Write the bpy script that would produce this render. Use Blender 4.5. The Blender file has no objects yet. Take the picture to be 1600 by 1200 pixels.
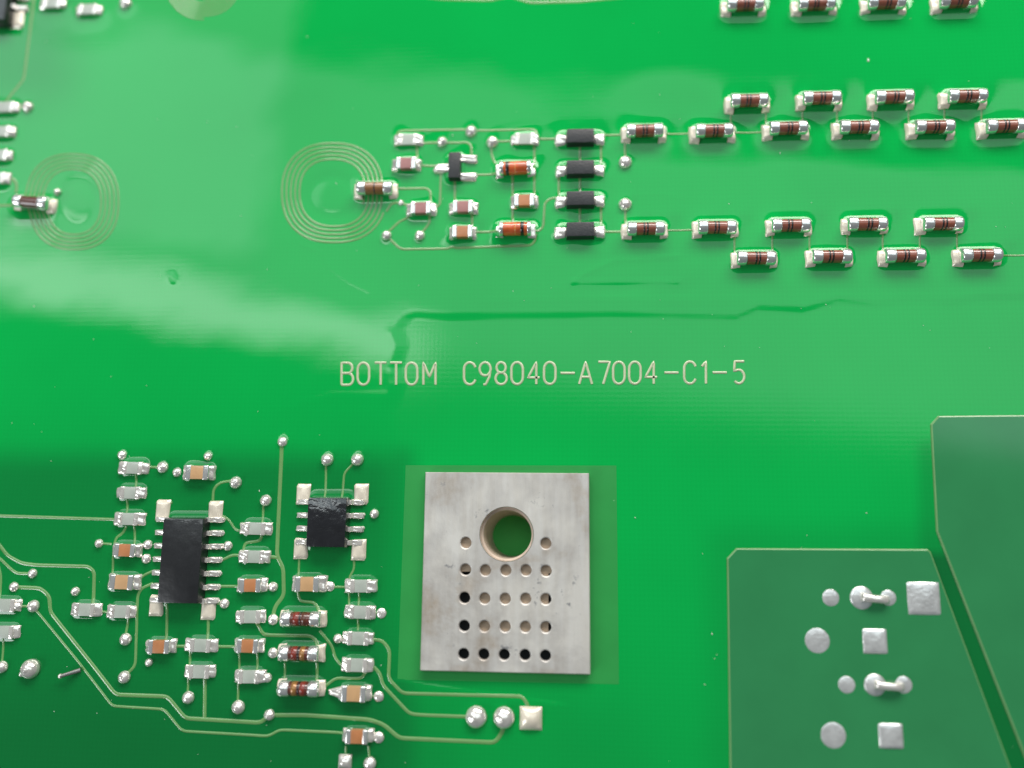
import bpy, bmesh, math, random
import numpy as np
from mathutils import Vector, Matrix

random.seed(7)
rng = np.random.default_rng(7)
MM = 0.001
scene = bpy.context.scene
COL = scene.collection

# ---------------------------------------------------------------- camera
# The board lies in the plane z = 0 (x to the right, y away from the viewer).
# Camera attitude recovered from the two vanishing points of the board edges.
FPX = 1200.0
def _unit(v):
    v = np.array(v, float); return v / np.linalg.norm(v)
_Y = _unit((73.0, 7600.0, -FPX))
_X = np.array((19800.0, 0.0, FPX)); _X = _unit(_X - _Y * _X.dot(_Y))
_Z = np.cross(_X, _Y)
ROT = np.array([_X, _Y, _Z])                  # camera axes -> board axes
DIST = 75.2                                   # mm along the optical axis
CAM = -DIST * (ROT @ np.array((0, 0, -1.0)))

def P(u, v, z=0.0):
    """measured photo point -> mm on the plane at height z of the board"""
    d = ROT @ np.array((u - 800.0, -(v - 600.0), -FPX))
    t = (z - CAM[2]) / d[2]
    return CAM + d * t
def project(x, y, z=0.0):
    dx, dy, dz = x - CAM[0], y - CAM[1], z - CAM[2]
    a = ROT.T
    cx = a[0, 0]*dx + a[0, 1]*dy + a[0, 2]*dz
    cy = a[1, 0]*dx + a[1, 1]*dy + a[1, 2]*dz
    cz = a[2, 0]*dx + a[2, 1]*dy + a[2, 2]*dz
    return 800.0 + FPX*cx/(-cz), 600.0 - FPX*cy/(-cz)
def pxmm(u, v):
    a, b = P(u-10, v), P(u+10, v)
    return 20.0/np.linalg.norm(a-b)

cam_data = bpy.data.cameras.new('camera')
cam = bpy.data.objects.new('camera', cam_data); COL.objects.link(cam)
m = Matrix([list(r) for r in ROT]).to_4x4(); m.translation = Vector(CAM*MM)
cam.matrix_world = m
cam_data.sensor_width = 36.0
cam_data.lens = 36.0*FPX/1600.0
cam_data.clip_start = 0.005; cam_data.clip_end = 10.0
cam_data.dof.use_dof = True
cam_data.dof.focus_distance = 0.0738
cam_data.dof.aperture_fstop = 7.0
scene.camera = cam

# ---------------------------------------------------------------- light
world = bpy.data.worlds.new('World'); scene.world = world; world.use_nodes = True
bg = world.node_tree.nodes['Background']
bg.inputs[0].default_value = (0.85, 0.97, 1.0, 1); bg.inputs[1].default_value = 0.13

def area(name, loc, target, sx, sy, radiance, col=(1, 1, 1), spin=0.0):
    l = bpy.data.lights.new(name, 'AREA'); l.shape = 'RECTANGLE'
    l.size, l.size_y = sx, sy
    l.energy = radiance*math.pi*sx*sy; l.color = col
    o = bpy.data.objects.new(name, l); COL.objects.link(o)
    q = (Vector(target)-Vector(loc)).to_track_quat('-Z', 'Y')
    o.matrix_world = Matrix.Translation(loc) @ q.to_matrix().to_4x4() @ Matrix.Rotation(spin, 4, 'Z')
    return o
def ceiling(name, a, b, width_px, height, radiance, col=(1, 1, 1)):
    """a lamp panel hung level above the board; a, b: the photo points where the ends of its
    near edge mirror in the board, width_px: its depth as it mirrors there"""
    def up(u, v):
        p = P(u, v); d = p-CAM
        return p*MM + np.array((d[0], d[1], -d[2]))*(height/(-d[2]))
    A, B = up(*a), up(*b)
    n = np.array((b[1]-a[1], -(b[0]-a[0]))); n = n/np.linalg.norm(n)
    C2 = up(a[0]+n[0]*width_px, a[1]+n[1]*width_px)
    ex = B-A; L = np.linalg.norm(ex); ex /= L
    ey = np.cross((0, 0, 1), ex); ey /= np.linalg.norm(ey)
    W = (C2-A).dot(ey)
    c = (A+B)/2 + ey*W/2
    l = bpy.data.lights.new(name, 'AREA'); l.shape = 'RECTANGLE'
    l.size, l.size_y = L, abs(W); l.energy = radiance*math.pi*L*abs(W); l.color = col
    o = bpy.data.objects.new(name, l); COL.objects.link(o)
    M = Matrix(((ex[0], ey[0], 0), (ex[1], ey[1], 0), (0, 0, 1))).to_4x4(); M.translation = Vector(c)
    o.matrix_world = M
    return o
ceiling('ceiling_light', (-150, 446), (1800, 738), 430, 1.0, 1.4, (0.80, 0.95, 1.0))
ceiling('ceiling_light', (-500, 330), (400, 400), 620, 1.1, 1.15, (0.84, 0.97, 1.0))
ceiling('ceiling_light', (-60, 440), (660, 585), 70, 0.9, 3.6, (0.95, 1.0, 0.98))
area('window_light', (0.05, 0.27, 0.175), (0, 0.02, 0), 0.40, 0.105, 12.0, (1.0, 0.965, 0.92))
area('window_light', (-0.30, -0.20, 0.20), (-0.03, 0, 0), 0.15, 0.13, 8.5, (0.93, 0.97, 1.0))

vs = scene.view_settings
vs.view_transform = 'Standard'; vs.look = 'None'; vs.exposure = 0.0; vs.gamma = 1.0
vs.use_curve_mapping = False

# ---------------------------------------------------------------- materials
MATS = {}
def mat(name, base, rough=0.4, metal=0.0, coat=0.0, noise=0.0, nscale=900.0, bump=0.0, bscale=2500.0, spec=0.5):
    m = bpy.data.materials.new(name); m.use_nodes = True
    nt = m.node_tree; b = nt.nodes['Principled BSDF']
    b.inputs['Base Color'].default_value = (*base, 1); b.inputs['Roughness'].default_value = rough
    b.inputs['Metallic'].default_value = metal; b.inputs['Coat Weight'].default_value = coat
    b.inputs['Coat Roughness'].default_value = 0.04; b.inputs['Specular IOR Level'].default_value = spec
    tc = nt.nodes.new('ShaderNodeTexCoord')
    oi = nt.nodes.new('ShaderNodeObjectInfo')
    add = nt.nodes.new('ShaderNodeVectorMath'); add.operation = 'ADD'
    nt.links.new(tc.outputs['Object'], add.inputs[0]); nt.links.new(oi.outputs['Location'], add.inputs[1])
    if noise:
        n = nt.nodes.new('ShaderNodeTexNoise'); n.inputs['Scale'].default_value = nscale; n.inputs['Detail'].default_value = 4
        nt.links.new(add.outputs[0], n.inputs['Vector'])
        r = nt.nodes.new('ShaderNodeValToRGB')
        r.color_ramp.elements[0].position = 0.3; r.color_ramp.elements[1].position = 0.7
        r.color_ramp.elements[0].color = (*[c*(1-noise) for c in base], 1)
        r.color_ramp.elements[1].color = (*[min(1, c*(1+noise*0.5)) for c in base], 1)
        nt.links.new(n.outputs['Fac'], r.inputs[0]); nt.links.new(r.outputs[0], b.inputs['Base Color'])
    if bump:
        n2 = nt.nodes.new('ShaderNodeTexNoise'); n2.inputs['Scale'].default_value = bscale; n2.inputs['Detail'].default_value = 3
        nt.links.new(add.outputs[0], n2.inputs['Vector'])
        bp = nt.nodes.new('ShaderNodeBump'); bp.inputs['Strength'].default_value = bump; bp.inputs['Distance'].default_value = 0.0001
        nt.links.new(n2.outputs['Fac'], bp.inputs['Height']); nt.links.new(bp.outputs[0], b.inputs['Normal'])
        if coat: nt.links.new(bp.outputs[0], b.inputs['Coat Normal'])
    MATS[name] = m
    return m
mat('solder', (0.95, 0.88, 0.82), 0.19, 0.62, 1.0, 0.12, 1500, 1.0, 800)
mat('pad_tin', (0.86, 0.76, 0.62), 0.30, 0.2, 0.8, 0.15, 900, 0.3, 1200)
mat('dry_tin', (0.80, 0.79, 0.78), 0.28, 0.6, 0.0, 0.16, 1300, 0.4, 3500)
mat('cap_metal', (0.95, 0.93, 0.91), 0.18, 0.8, 0.6, 0.06, 900, 0.25, 900)
mat('resistor_lacquer', (0.26, 0.078, 0.048), 0.22, 0, 0.8, 0.2, 900)
mat('resistor_lacquer_tan', (0.30, 0.135, 0.05), 0.22, 0, 0.8, 0.2, 900)
mat('resistor_lacquer_dark', (0.12, 0.032, 0.022), 0.22, 0, 0.8, 0.2, 900)
mat('band_black', (0.014, 0.009, 0.008), 0.3, 0, 0.6)
mat('band_brown', (0.10, 0.03, 0.015), 0.3, 0, 0.6)
mat('band_red', (0.22, 0.030, 0.018), 0.3, 0, 0.6)
mat('band_gold', (0.36, 0.17, 0.05), 0.3, 0.3, 0.6)
mat('glass_orange', (0.72, 0.125, 0.03), 0.08, 0, 1.0, 0.45, 700)
mat('glass_amber', (0.72, 0.27, 0.06), 0.10, 0, 1.0, 0.3, 900)
mat('chip_pale', (0.41, 0.445, 0.39), 0.35, 0, 0.5, 0.10, 900)
mat('chip_orange', (0.47, 0.185, 0.07), 0.4, 0, 0.4, 0.12, 900)
mat('chip_tan', (0.56, 0.33, 0.16), 0.4, 0, 0.4, 0.10, 900)
mat('chip_mauve', (0.36, 0.15, 0.14), 0.4, 0, 0.4, 0.12, 900)
mat('epoxy', (0.020, 0.020, 0.023), 0.42, 0, 0.0, 0.3, 900, 0.35, 5000)
mat('epoxy_wet', (0.012, 0.012, 0.014), 0.34, 0, 0.5, 0.3, 900, 0.6, 700)
mat('epoxy_lumpy', (0.012, 0.012, 0.015), 0.22, 0, 1.0, 0.3, 900, 1.0, 750)
MATS['epoxy_lumpy'].node_tree.nodes['Bump'].inputs['Distance'].default_value = 0.00014
mat('trace', (0.160, 0.330, 0.112), 0.12, 0, 0.3, 0.08, 300)
mat('print', (0.49, 0.54, 0.34), 0.22, 0, 0.3, 0.08, 600)
mat('olive_mask', (0.028, 0.290, 0.062), 0.25, 0, 0, 0.06, 300)
mat('pour_mask', (0.028, 0.215, 0.074), 0.07, 0, 0, 0.06, 200)
mat('pour_edge', (0.16, 0.33, 0.13), 0.2, 0, 0, 0.1, 300)
mat('bore_metal', (0.62, 0.50, 0.40), 0.45, 0.15, 0, 0.15, 900)
mat('copper_tan', (0.46, 0.34, 0.245), 0.5, 0.1, 0, 0.12, 1200)
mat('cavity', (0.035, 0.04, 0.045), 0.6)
mat('lower_green', (0.03, 0.42, 0.06), 0.6, 0, 0, 0.1, 300)
mat('iron_pin', (0.30, 0.29, 0.28), 0.4, 0.6, 0, 0.2, 900)
mat('dust', (0.75, 0.78, 0.70), 0.7)

def plate_material():
    m = bpy.data.materials.new('tinned_plate'); m.use_nodes = True
    nt = m.node_tree; b = nt.nodes['Principled BSDF']
    N = nt.nodes.new; Lk = nt.links.new
    tc = N('ShaderNodeTexCoord')
    big = N('ShaderNodeTexNoise'); big.inputs['Scale'].default_value = 190; big.inputs['Detail'].default_value = 6; big.inputs['Roughness'].default_value = 0.62
    Lk(tc.outputs['Object'], big.inputs['Vector'])
    r = N('ShaderNodeValToRGB'); e = r.color_ramp.elements
    e[0].position = 0.32; e[0].color = (0.44, 0.375, 0.315, 1); e[1].position = 0.62; e[1].color = (0.71, 0.675, 0.63, 1)
    k = e.new(0.45); k.color = (0.56, 0.53, 0.50, 1)
    Lk(big.outputs['Fac'], r.inputs[0])
    mp = N('ShaderNodeMapping'); mp.inputs['Scale'].default_value = (1.0, 0.12, 1.0)
    Lk(tc.outputs['Object'], mp.inputs['Vector'])
    br = N('ShaderNodeTexNoise'); br.inputs['Scale'].default_value = 1600; br.inputs['Detail'].default_value = 3
    Lk(mp.outputs[0], br.inputs['Vector'])
    mx = N('ShaderNodeMix'); mx.data_type = 'RGBA'; mx.blend_type = 'OVERLAY'; mx.inputs[0].default_value = 0.28
    Lk(r.outputs[0], mx.inputs[6]); Lk(br.outputs['Fac'], mx.inputs[7])
    gr = N('ShaderNodeHueSaturation'); gr.inputs['Saturation'].default_value = 1.15; gr.inputs['Value'].default_value = 0.92
    Lk(mx.outputs[2], gr.inputs['Color'])
    # dark pits, clustered
    pit = N('ShaderNodeTexNoise'); pit.inputs['Scale'].default_value = 1500; pit.inputs['Detail'].default_value = 5; pit.inputs['Roughness'].default_value = 0.7
    Lk(tc.outputs['Object'], pit.inputs['Vector'])
    cl = N('ShaderNodeTexNoise'); cl.inputs['Scale'].default_value = 480; cl.inputs['Detail'].default_value = 2
    Lk(tc.outputs['Object'], cl.inputs['Vector'])
    ml = N('ShaderNodeMath'); ml.operation = 'MULTIPLY'; Lk(pit.outputs['Fac'], ml.inputs[0]); Lk(cl.outputs['Fac'], ml.inputs[1])
    pr = N('ShaderNodeValToRGB'); pr.color_ramp.elements[0].position = 0.375; pr.color_ramp.elements[1].position = 0.45
    Lk(ml.outputs[0], pr.inputs[0])
    m2 = N('ShaderNodeMix'); m2.data_type = 'RGBA'
    m2.inputs[7].default_value = (0.27, 0.26, 0.26, 1)
    Lk(pr.outputs[0], m2.inputs[0]); Lk(gr.outputs[0], m2.inputs[6])
    Lk(m2.outputs[2], b.inputs['Base Color'])
    b.inputs['Metallic'].default_value = 0.30; b.inputs['Roughness'].default_value = 0.42
    bp = N('ShaderNodeBump'); bp.inputs['Strength'].default_value = 0.35; bp.inputs['Distance'].default_value = 0.00006
    ad = N('ShaderNodeMath'); ad.operation = 'ADD'
    Lk(br.outputs['Fac'], ad.inputs[0]); Lk(pit.outputs['Fac'], ad.inputs[1]); Lk(ad.outputs[0], bp.inputs['Height'])
    Lk(bp.outputs[0], b.inputs['Normal'])
    MATS['plate'] = m
plate_material()

def board_material():
    m = bpy.data.materials.new('green_solder_mask'); m.use_nodes = True
    nt = m.node_tree; b = nt.nodes['Principled BSDF']
    N = nt.nodes.new; Lk = nt.links.new
    tc = N('ShaderNodeTexCoord'); sp = N('ShaderNodeSeparateXYZ'); Lk(tc.outputs['Object'], sp.inputs[0])
    at = N('ShaderNodeAttribute'); at.attribute_name = 'copper_and_falloff'
    ac = N('ShaderNodeAttribute'); ac.attribute_name = 'varnish'
    # copper plane behind the laminate / bare laminate, plus painted light falloff
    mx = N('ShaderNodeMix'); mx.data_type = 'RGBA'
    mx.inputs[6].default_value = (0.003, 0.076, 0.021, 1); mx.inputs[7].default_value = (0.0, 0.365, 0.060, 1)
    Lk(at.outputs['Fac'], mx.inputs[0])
    nz = N('ShaderNodeTexNoise'); nz.inputs['Scale'].default_value = 45; nz.inputs['Detail'].default_value = 3
    Lk(tc.outputs['Object'], nz.inputs['Vector'])
    # glass weave
    def wave(axis, freq):
        mu = N('ShaderNodeMath'); mu.operation = 'MULTIPLY'; mu.inputs[1].default_value = freq; Lk(sp.outputs[axis], mu.inputs[0])
        s = N('ShaderNodeMath'); s.operation = 'SINE'; Lk(mu.outputs[0], s.inputs[0]); return s
    wx, wy = wave(0, 2*math.pi/0.00042), wave(1, 2*math.pi/0.00046)
    wa = N('ShaderNodeMath'); wa.operation = 'ADD'; Lk(wx.outputs[0], wa.inputs[0]); Lk(wy.outputs[0], wa.inputs[1])
    mr = N('ShaderNodeMapRange'); mr.inputs[1].default_value = -2; mr.inputs[2].default_value = 2; mr.inputs[3].default_value = 0.975; mr.inputs[4].default_value = 1.025
    Lk(wa.outputs[0], mr.inputs[0])
    nr = N('ShaderNodeMapRange'); nr.inputs[1].default_value = 0.3; nr.inputs[2].default_value = 0.7; nr.inputs[3].default_value = 0.94; nr.inputs[4].default_value = 1.05
    Lk(nz.outputs['Fac'], nr.inputs[0])
    mm = N('ShaderNodeMath'); mm.operation = 'MULTIPLY'; Lk(mr.outputs[0], mm.inputs[0]); Lk(nr.outputs[0], mm.inputs[1])
    vm = N('ShaderNodeVectorMath'); vm.operation = 'SCALE'; Lk(mx.outputs[2], vm.inputs[0]); Lk(mm.outputs[0], vm.inputs['Scale'])
    Lk(vm.outputs[0], b.inputs['Base Color'])
    rr = N('ShaderNodeMapRange'); rr.inputs[3].default_value = 0.10; rr.inputs[4].default_value = 0.035; Lk(ac.outputs['Fac'], rr.inputs[0])
    Lk(rr.outputs[0], b.inputs['Roughness'])
    b.inputs['IOR'].default_value = 1.5
    bp = N('ShaderNodeBump'); bp.inputs['Distance'].default_value = 0.000002
    st = N('ShaderNodeMapRange'); st.inputs[3].default_value = 0.16; st.inputs[4].default_value = 0.05; Lk(ac.outputs['Fac'], st.inputs[0])
    Lk(st.outputs[0], bp.inputs['Strength'])
    mp = N('ShaderNodeMapping'); mp.inputs['Scale'].default_value = (0.08, 1, 1); Lk(tc.outputs['Object'], mp.inputs['Vector'])
    stn = N('ShaderNodeTexNoise'); stn.inputs['Scale'].default_value = 900; stn.inputs['Detail'].default_value = 2; Lk(mp.outputs[0], stn.inputs['Vector'])
    hs = N('ShaderNodeMath'); hs.operation = 'MULTIPLY_ADD'; hs.inputs[1].default_value = 2.0
    Lk(stn.outputs['Fac'], hs.inputs[0]); Lk(wa.outputs[0], hs.inputs[2])
    Lk(hs.outputs[0], bp.inputs['Height']); Lk(bp.outputs[0], b.inputs['Normal'])
    MATS['board'] = m
board_material()

# ---------------------------------------------------------------- helpers
def link(name, mesh, parent=None, material=None):
    o = bpy.data.objects.new(name, mesh); COL.objects.link(o)
    if material and not mesh.materials: mesh.materials.append(MATS[material])
    if parent is not None: o.parent = parent
    return o
def thing(name, label, cat, loc=(0, 0, 0), rotz=0.0, group=None):
    o = bpy.data.objects.new(name, None); COL.objects.link(o)
    o.empty_display_size = 0.001
    o.location = (loc[0]*MM, loc[1]*MM, loc[2]*MM); o.rotation_euler = (0, 0, rotz)
    o['label'] = label; o['category'] = cat
    if group: o['group'] = group
    return o
def bm_mesh(bm, name, smooth=True, angle=None):
    me = bpy.data.meshes.new(name)
    bmesh.ops.recalc_face_normals(bm, faces=bm.faces[:])
    for f in bm.faces: f.smooth = smooth
    if angle is not None:
        for e in bm.edges:
            if len(e.link_faces) == 2 and e.calc_face_angle(0) > angle: e.smooth = False
    for v in bm.verts: v.co *= MM
    bm.to_mesh(me); bm.free()
    return me
def box(sx, sy, sz, c=(0, 0, 0), bev=0.08, seg=2, taper=1.0, name='box'):
    bm = bmesh.new(); bmesh.ops.create_cube(bm, size=1)
    for v in bm.verts:
        k = taper if v.co.z > 0 else 1.0
        v.co = Vector((v.co.x*sx*k + c[0], v.co.y*sy*(1-(1-k)*sx/sy) + c[1], v.co.z*sz + c[2]))
    if bev: bmesh.ops.bevel(bm, geom=bm.edges[:], offset=bev, segments=seg, affect='EDGES', profile=0.6)
    return bm_mesh(bm, name, True, math.radians(50))
def lathe_x(prof, cz=0.7, n=24, name='lathe', close=True):
    """prof: (x, r) along the x axis"""
    bm = bmesh.new(); rings = []
    for x, r in prof:
        rings.append([bm.verts.new((x, r*math.cos(2*math.pi*i/n), cz + r*math.sin(2*math.pi*i/n))) for i in range(n)])
    for a, b in zip(rings, rings[1:]):
        for i in range(n): bm.faces.new((a[i], a[(i+1) % n], b[(i+1) % n], b[i]))
    if close: bm.faces.new(rings[0]); bm.faces.new(rings[-1])
    return bm_mesh(bm, name, True, math.radians(60))
def dome(r, h, n=20, k=6, jig=0.0, tip=0.0, sx=1.0, name='dome', seed=0):
    rs = np.random.default_rng(seed)
    bm = bmesh.new(); rings = []
    for j in range(k):
        a = (math.pi/2)*j/k
        rr, hh = r*math.cos(a), h*math.sin(a)
        rings.append([bm.verts.new((sx*rr*math.cos(t)*(1+jig*rs.normal()), rr*math.sin(t)*(1+jig*rs.normal()), hh*(1+jig*rs.normal()))) for t in np.linspace(0, 2*math.pi, n, endpoint=False)])
    top = bm.verts.new((0, 0, h+tip))
    for a, b in zip(rings, rings[1:]):
        for i in range(n): bm.faces.new((a[i], a[(i+1) % n], b[(i+1) % n], b[i]))
    for i in range(n): bm.faces.new((rings[-1][i], rings[-1][(i+1) % n], top))
    bm.faces.new(rings[0][::-1])
    return bm_mesh(bm, name)
def fillet(w, l, h, seed, floor=0.40, back=0.25, flare=0.0):
    """solder joint: a concave ramp of solder falling away along +x from height h, width w (y)"""
    rs = np.random.default_rng(seed)
    bm = bmesh.new(); nu, nv = 9, 8
    V = {}
    ph = rs.uniform(0, 6.28, 4)
    for j in range(nv+1):
        v = j/nv
        x = -back + (l+back)*v
        t = max(0.0, x/l)
        hz = floor+(h-floor)*((1-t)**1.6)
        ww = w*(1 + flare*t)*(1-0.03*t*t)
        for i in range(nu):
            u = -1+2*i/(nu-1)
            yy = ww/2*u*(1+0.05*math.sin(3*v+ph[0]))
            xx = x + (0.05*math.sin(4*u+ph[1]) - 0.05*abs(u)**3)*min(1, 2*v)*l
            zz = hz*(1-0.22*abs(u)**4)*(1-0.25*max(0, v-.8)/.2)*(1+0.10*math.sin(5*u+ph[2]+3*v))
            if i in (0, nu-1) or j == nv: zz = -.1
            V[i, j] = bm.verts.new((xx, yy, zz))
    for j in range(nv):
        for i in range(nu-1):
            bm.faces.new((V[i, j], V[i+1, j], V[i+1, j+1], V[i, j+1]))
    return bm_mesh(bm, 'solder_joint')
def lathe_z(prof, n=24, name='ring', close_top=True):
    bm = bmesh.new(); rings = []
    for r, z in prof:
        rings.append([bm.verts.new((r*math.cos(t), r*math.sin(t), z)) for t in np.linspace(0, 2*math.pi, n, endpoint=False)])
    for a, b in zip(rings, rings[1:]):
        for i in range(n): bm.faces.new((a[i], a[(i+1) % n], b[(i+1) % n], b[i]))
    if close_top: bm.faces.new(rings[-1])
    return bm_mesh(bm, name, True, math.radians(50))

# ---------------------------------------------------------------- measured layout
CHAINS = []   # brown cylindrical resistors: (u, v, label)
ORD = ['first', 'second', 'third', 'fourth', 'fifth', 'sixth']
for i, (u, v) in enumerate([(1164, 7), (1275, 6), (1384, 4), (1496, 2)]):
    CHAINS.append((u, v, f'red-brown cylindrical resistor cut by the top picture edge, {ORD[i]} from the left'))
for i, (u, v) in enumerate([(1170, 157), (1283, 153), (1396, 151.5), (1510, 150)]):
    CHAINS.append((u, v, f'red-brown cylindrical resistor, {ORD[i]} from the left in raised line of upper zigzag chain'))
for i, (u, v) in enumerate([(1007, 204), (1115.5, 204), (1231, 200), (1341, 198.5), (1459, 198), (1570, 197)]):
    CHAINS.append((u, v, f'red-brown cylindrical resistor, {ORD[i]} from the left in lower line of upper zigzag chain'))
for i, (u, v) in enumerate([(1009, 357), (1120, 355), (1235, 352), (1354, 350), (1472, 349.5)]):
    CHAINS.append((u, v, f'red-brown cylindrical resistor, {ORD[i]} from the left in upper line of lower zigzag chain'))
for i, (u, v) in enumerate([(1181, 403), (1299, 400.5), (1413, 399.5), (1532, 398.5)]):
    CHAINS.append((u, v, f'red-brown cylindrical resistor, {ORD[i]} from the left in dropped line of lower zigzag chain'))

CHIPS = [  # u, v, kind, label
 (637, 217, 'pale', 'pale chip resistor at the upper left corner of the upper component group'),
 (634, 254, 'mauve', 'mauve chip capacitor left of the three-legged black transistor'),
 (657, 324, 'mauve', 'mauve chip capacitor just right of the tan cylindrical resistor on the coil'),
 (723, 322, 'mauve', 'mauve chip capacitor below the three-legged black transistor'),
 (722, 361, 'orange', 'orange chip capacitor left of the lower orange glass diode'),
 (820, 216, 'pale', 'pale chip resistor left of the topmost black rectangular diode'),
 (819, 312, 'orange', 'orange chip capacitor between the two orange glass diodes'),
 (206, 731, 'pale', 'pale chip resistor topmost of the column left of the long black chip'),
 (307, 738, 'tan', 'tan chip capacitor alone above the long black chip'),
 (202, 770, 'pale', 'pale chip resistor second from the top of column left of long black chip'),
 (199, 811, 'pale', 'pale chip resistor at the end of the straight trace from the left edge'),
 (194, 860, 'orange', 'deep orange chip capacitor left of the long black chip'),
 (189, 910, 'tan', 'tan orange chip capacitor left of the lower half of long black chip'),
 (187, 956, 'pale', 'pale chip resistor at the lower left corner of the long black chip'),
 (131, 953, 'pale', 'pale chip resistor standing farthest left beside the angled twin traces'),
 (398, 826, 'pale', 'pale chip resistor upper one of two between the two black chips'),
 (396, 870, 'pale', 'pale chip resistor lower one of two between the two black chips'),
 (390, 915, 'orange', 'orange chip capacitor right of the lower end of long black chip'),
 (390, 964, 'pale', 'pale chip resistor right of the lower right corner pad of long black chip'),
 (247, 1011, 'orange', 'orange chip capacitor just below the long black chip, left one of a row of three'),
 (312, 1009, 'pale', 'pale chip resistor between two orange capacitors below the long black chip'),
 (386, 1010, 'orange', 'orange chip capacitor right end of the row of three below long black chip'),
 (310, 1050, 'pale', 'pale chip resistor left one of the lowest pair below the long black chip'),
 (388, 1058, 'pale', 'pale chip resistor right one of the lowest pair below the long black chip'),
 (479, 913, 'tan', 'large tan chip capacitor below the small eight-legged black chip'),
 (563, 916, 'pale', 'pale chip resistor topmost of the column nearest the metal plate'),
 (562, 957, 'pale', 'pale chip resistor second of the column nearest the metal plate'),
 (559, 998, 'pale', 'pale chip resistor third of the column nearest the metal plate'),
 (557, 1040, 'pale', 'pale chip resistor fourth of the column nearest the metal plate'),
 (552, 1085, 'tan', 'large tan chip capacitor with pointed left solder, right of lowest banded resistor'),
 (557, 1152, 'orange', 'orange chip capacitor at the bottom above two tinned pads'),
 (80, 3, 'pale', 'pale chip resistor cut by the top edge beside the corner chip'),
 (136, 13, 'pale', 'pale chip resistor by the top edge between the corner chip and a lone solder dot'),
 (6, 166, 'pale', 'pale chip resistor on the left edge joined to a solder dot'),
 (0, 204, 'pale', 'pale chip resistor on the left edge, second below the bent trace'),
 (-4, 241, 'pale', 'pale chip resistor on the left edge, third below the bent trace'),
 (-8, 277, 'pale', 'pale chip resistor on the left edge directly above the left coil resistor'),
 (6, 946, 'pale', 'pale chip resistor on the left edge beside two solder dots in line'),
 (4, 988, 'pale', 'pale chip resistor on the left edge above the big solder cone'),
]
BIG = {'tan': 1.12}
MELFS = [  # u, v, look, rot, label
 (586, 294, 'tan', -0.02, 'tan-brown cylindrical resistor lying across the right side of the larger spiral coil'),
 (50, 316, 'plain', -0.09, 'blurred brown cylindrical resistor lying across the left edge coil'),
 (471, 967, 'dark', 0.0, 'dark red cylindrical resistor, top one of the three stacked beside the chip column'),
 (468, 1021, 'gold', 0.0, 'red cylindrical resistor with gold band, middle of the three stacked'),
 (468, 1076, 'gold2', 0.0, 'red cylindrical resistor with gold band, bottom of the three stacked'),
]
VIAS = [  # u, v, radius mm, height
 (736, 205, .56, .42), (691, 222, .50, .40), (769, 222, .56, .42), (604, 368, .46, .34), (656, 368, .48, .34),
 (977, 253, .60, .45), (977, 319, .60, .45),
 (191, 711, .42, .25), (254, 730, .50, .35), (277, 738, .40, .22), (325, 713, .38, .3), (368, 754, .52, .42), (415, 782, .50, .4),
 (441.5, 690, .44, .2), (511, 718, .55, .45), (558, 718, .55, .45), (155, 849, .38, .3), (51, 896, .40, .3), (22, 917, .42, .25),
 (118, 924, .38, .34), (29, 947, .40, .22), (52, 947, .52, .38), (196, 999, .52, .4), (194, 1058, .52, .4), (294, 1090, .52, .38),
 (372, 1105, .56, .4), (421, 1117, .46, .3), (427, 917, .42, .25), (516, 916, .42, .08), (596, 958, .44, .08), (528, 998, .40, .28),
 (427, 968, .46, .22), (427, 1020, .44, .22), (418, 1059, .40, .25), (592, 1088, .44, .08), (592, 1152, .46, .08), (351, 943, .42, .22),
 (233, 1035, .34, .22), (231, 851, .42, .25), (229, 873, .42, .25), (356, 853, .42, .25), (585, 803, .40, .25),
 (43, 167, .55, .4), (196, 5, .6, .42), (3, 1042, .5, .4), (627, 317, .28, .2), (90, 300, .34, .3),
]
DIODES = [(907, 212, 'topmost of the four black rectangular diodes in a column'),
          (907, 261, 'second from the top of the four black rectangular diodes'),
          (907, 309.5, 'third from the top of the four black rectangular diodes'),
          (907, 358, 'lowest of the four black rectangular diodes in a column')]
GLASS = [(805, 262, 0, 'orange glass diode with silver end caps, the upper of two'),
         (805, 357, 1, 'orange glass diode with silver end caps, the lower of two')]

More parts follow.
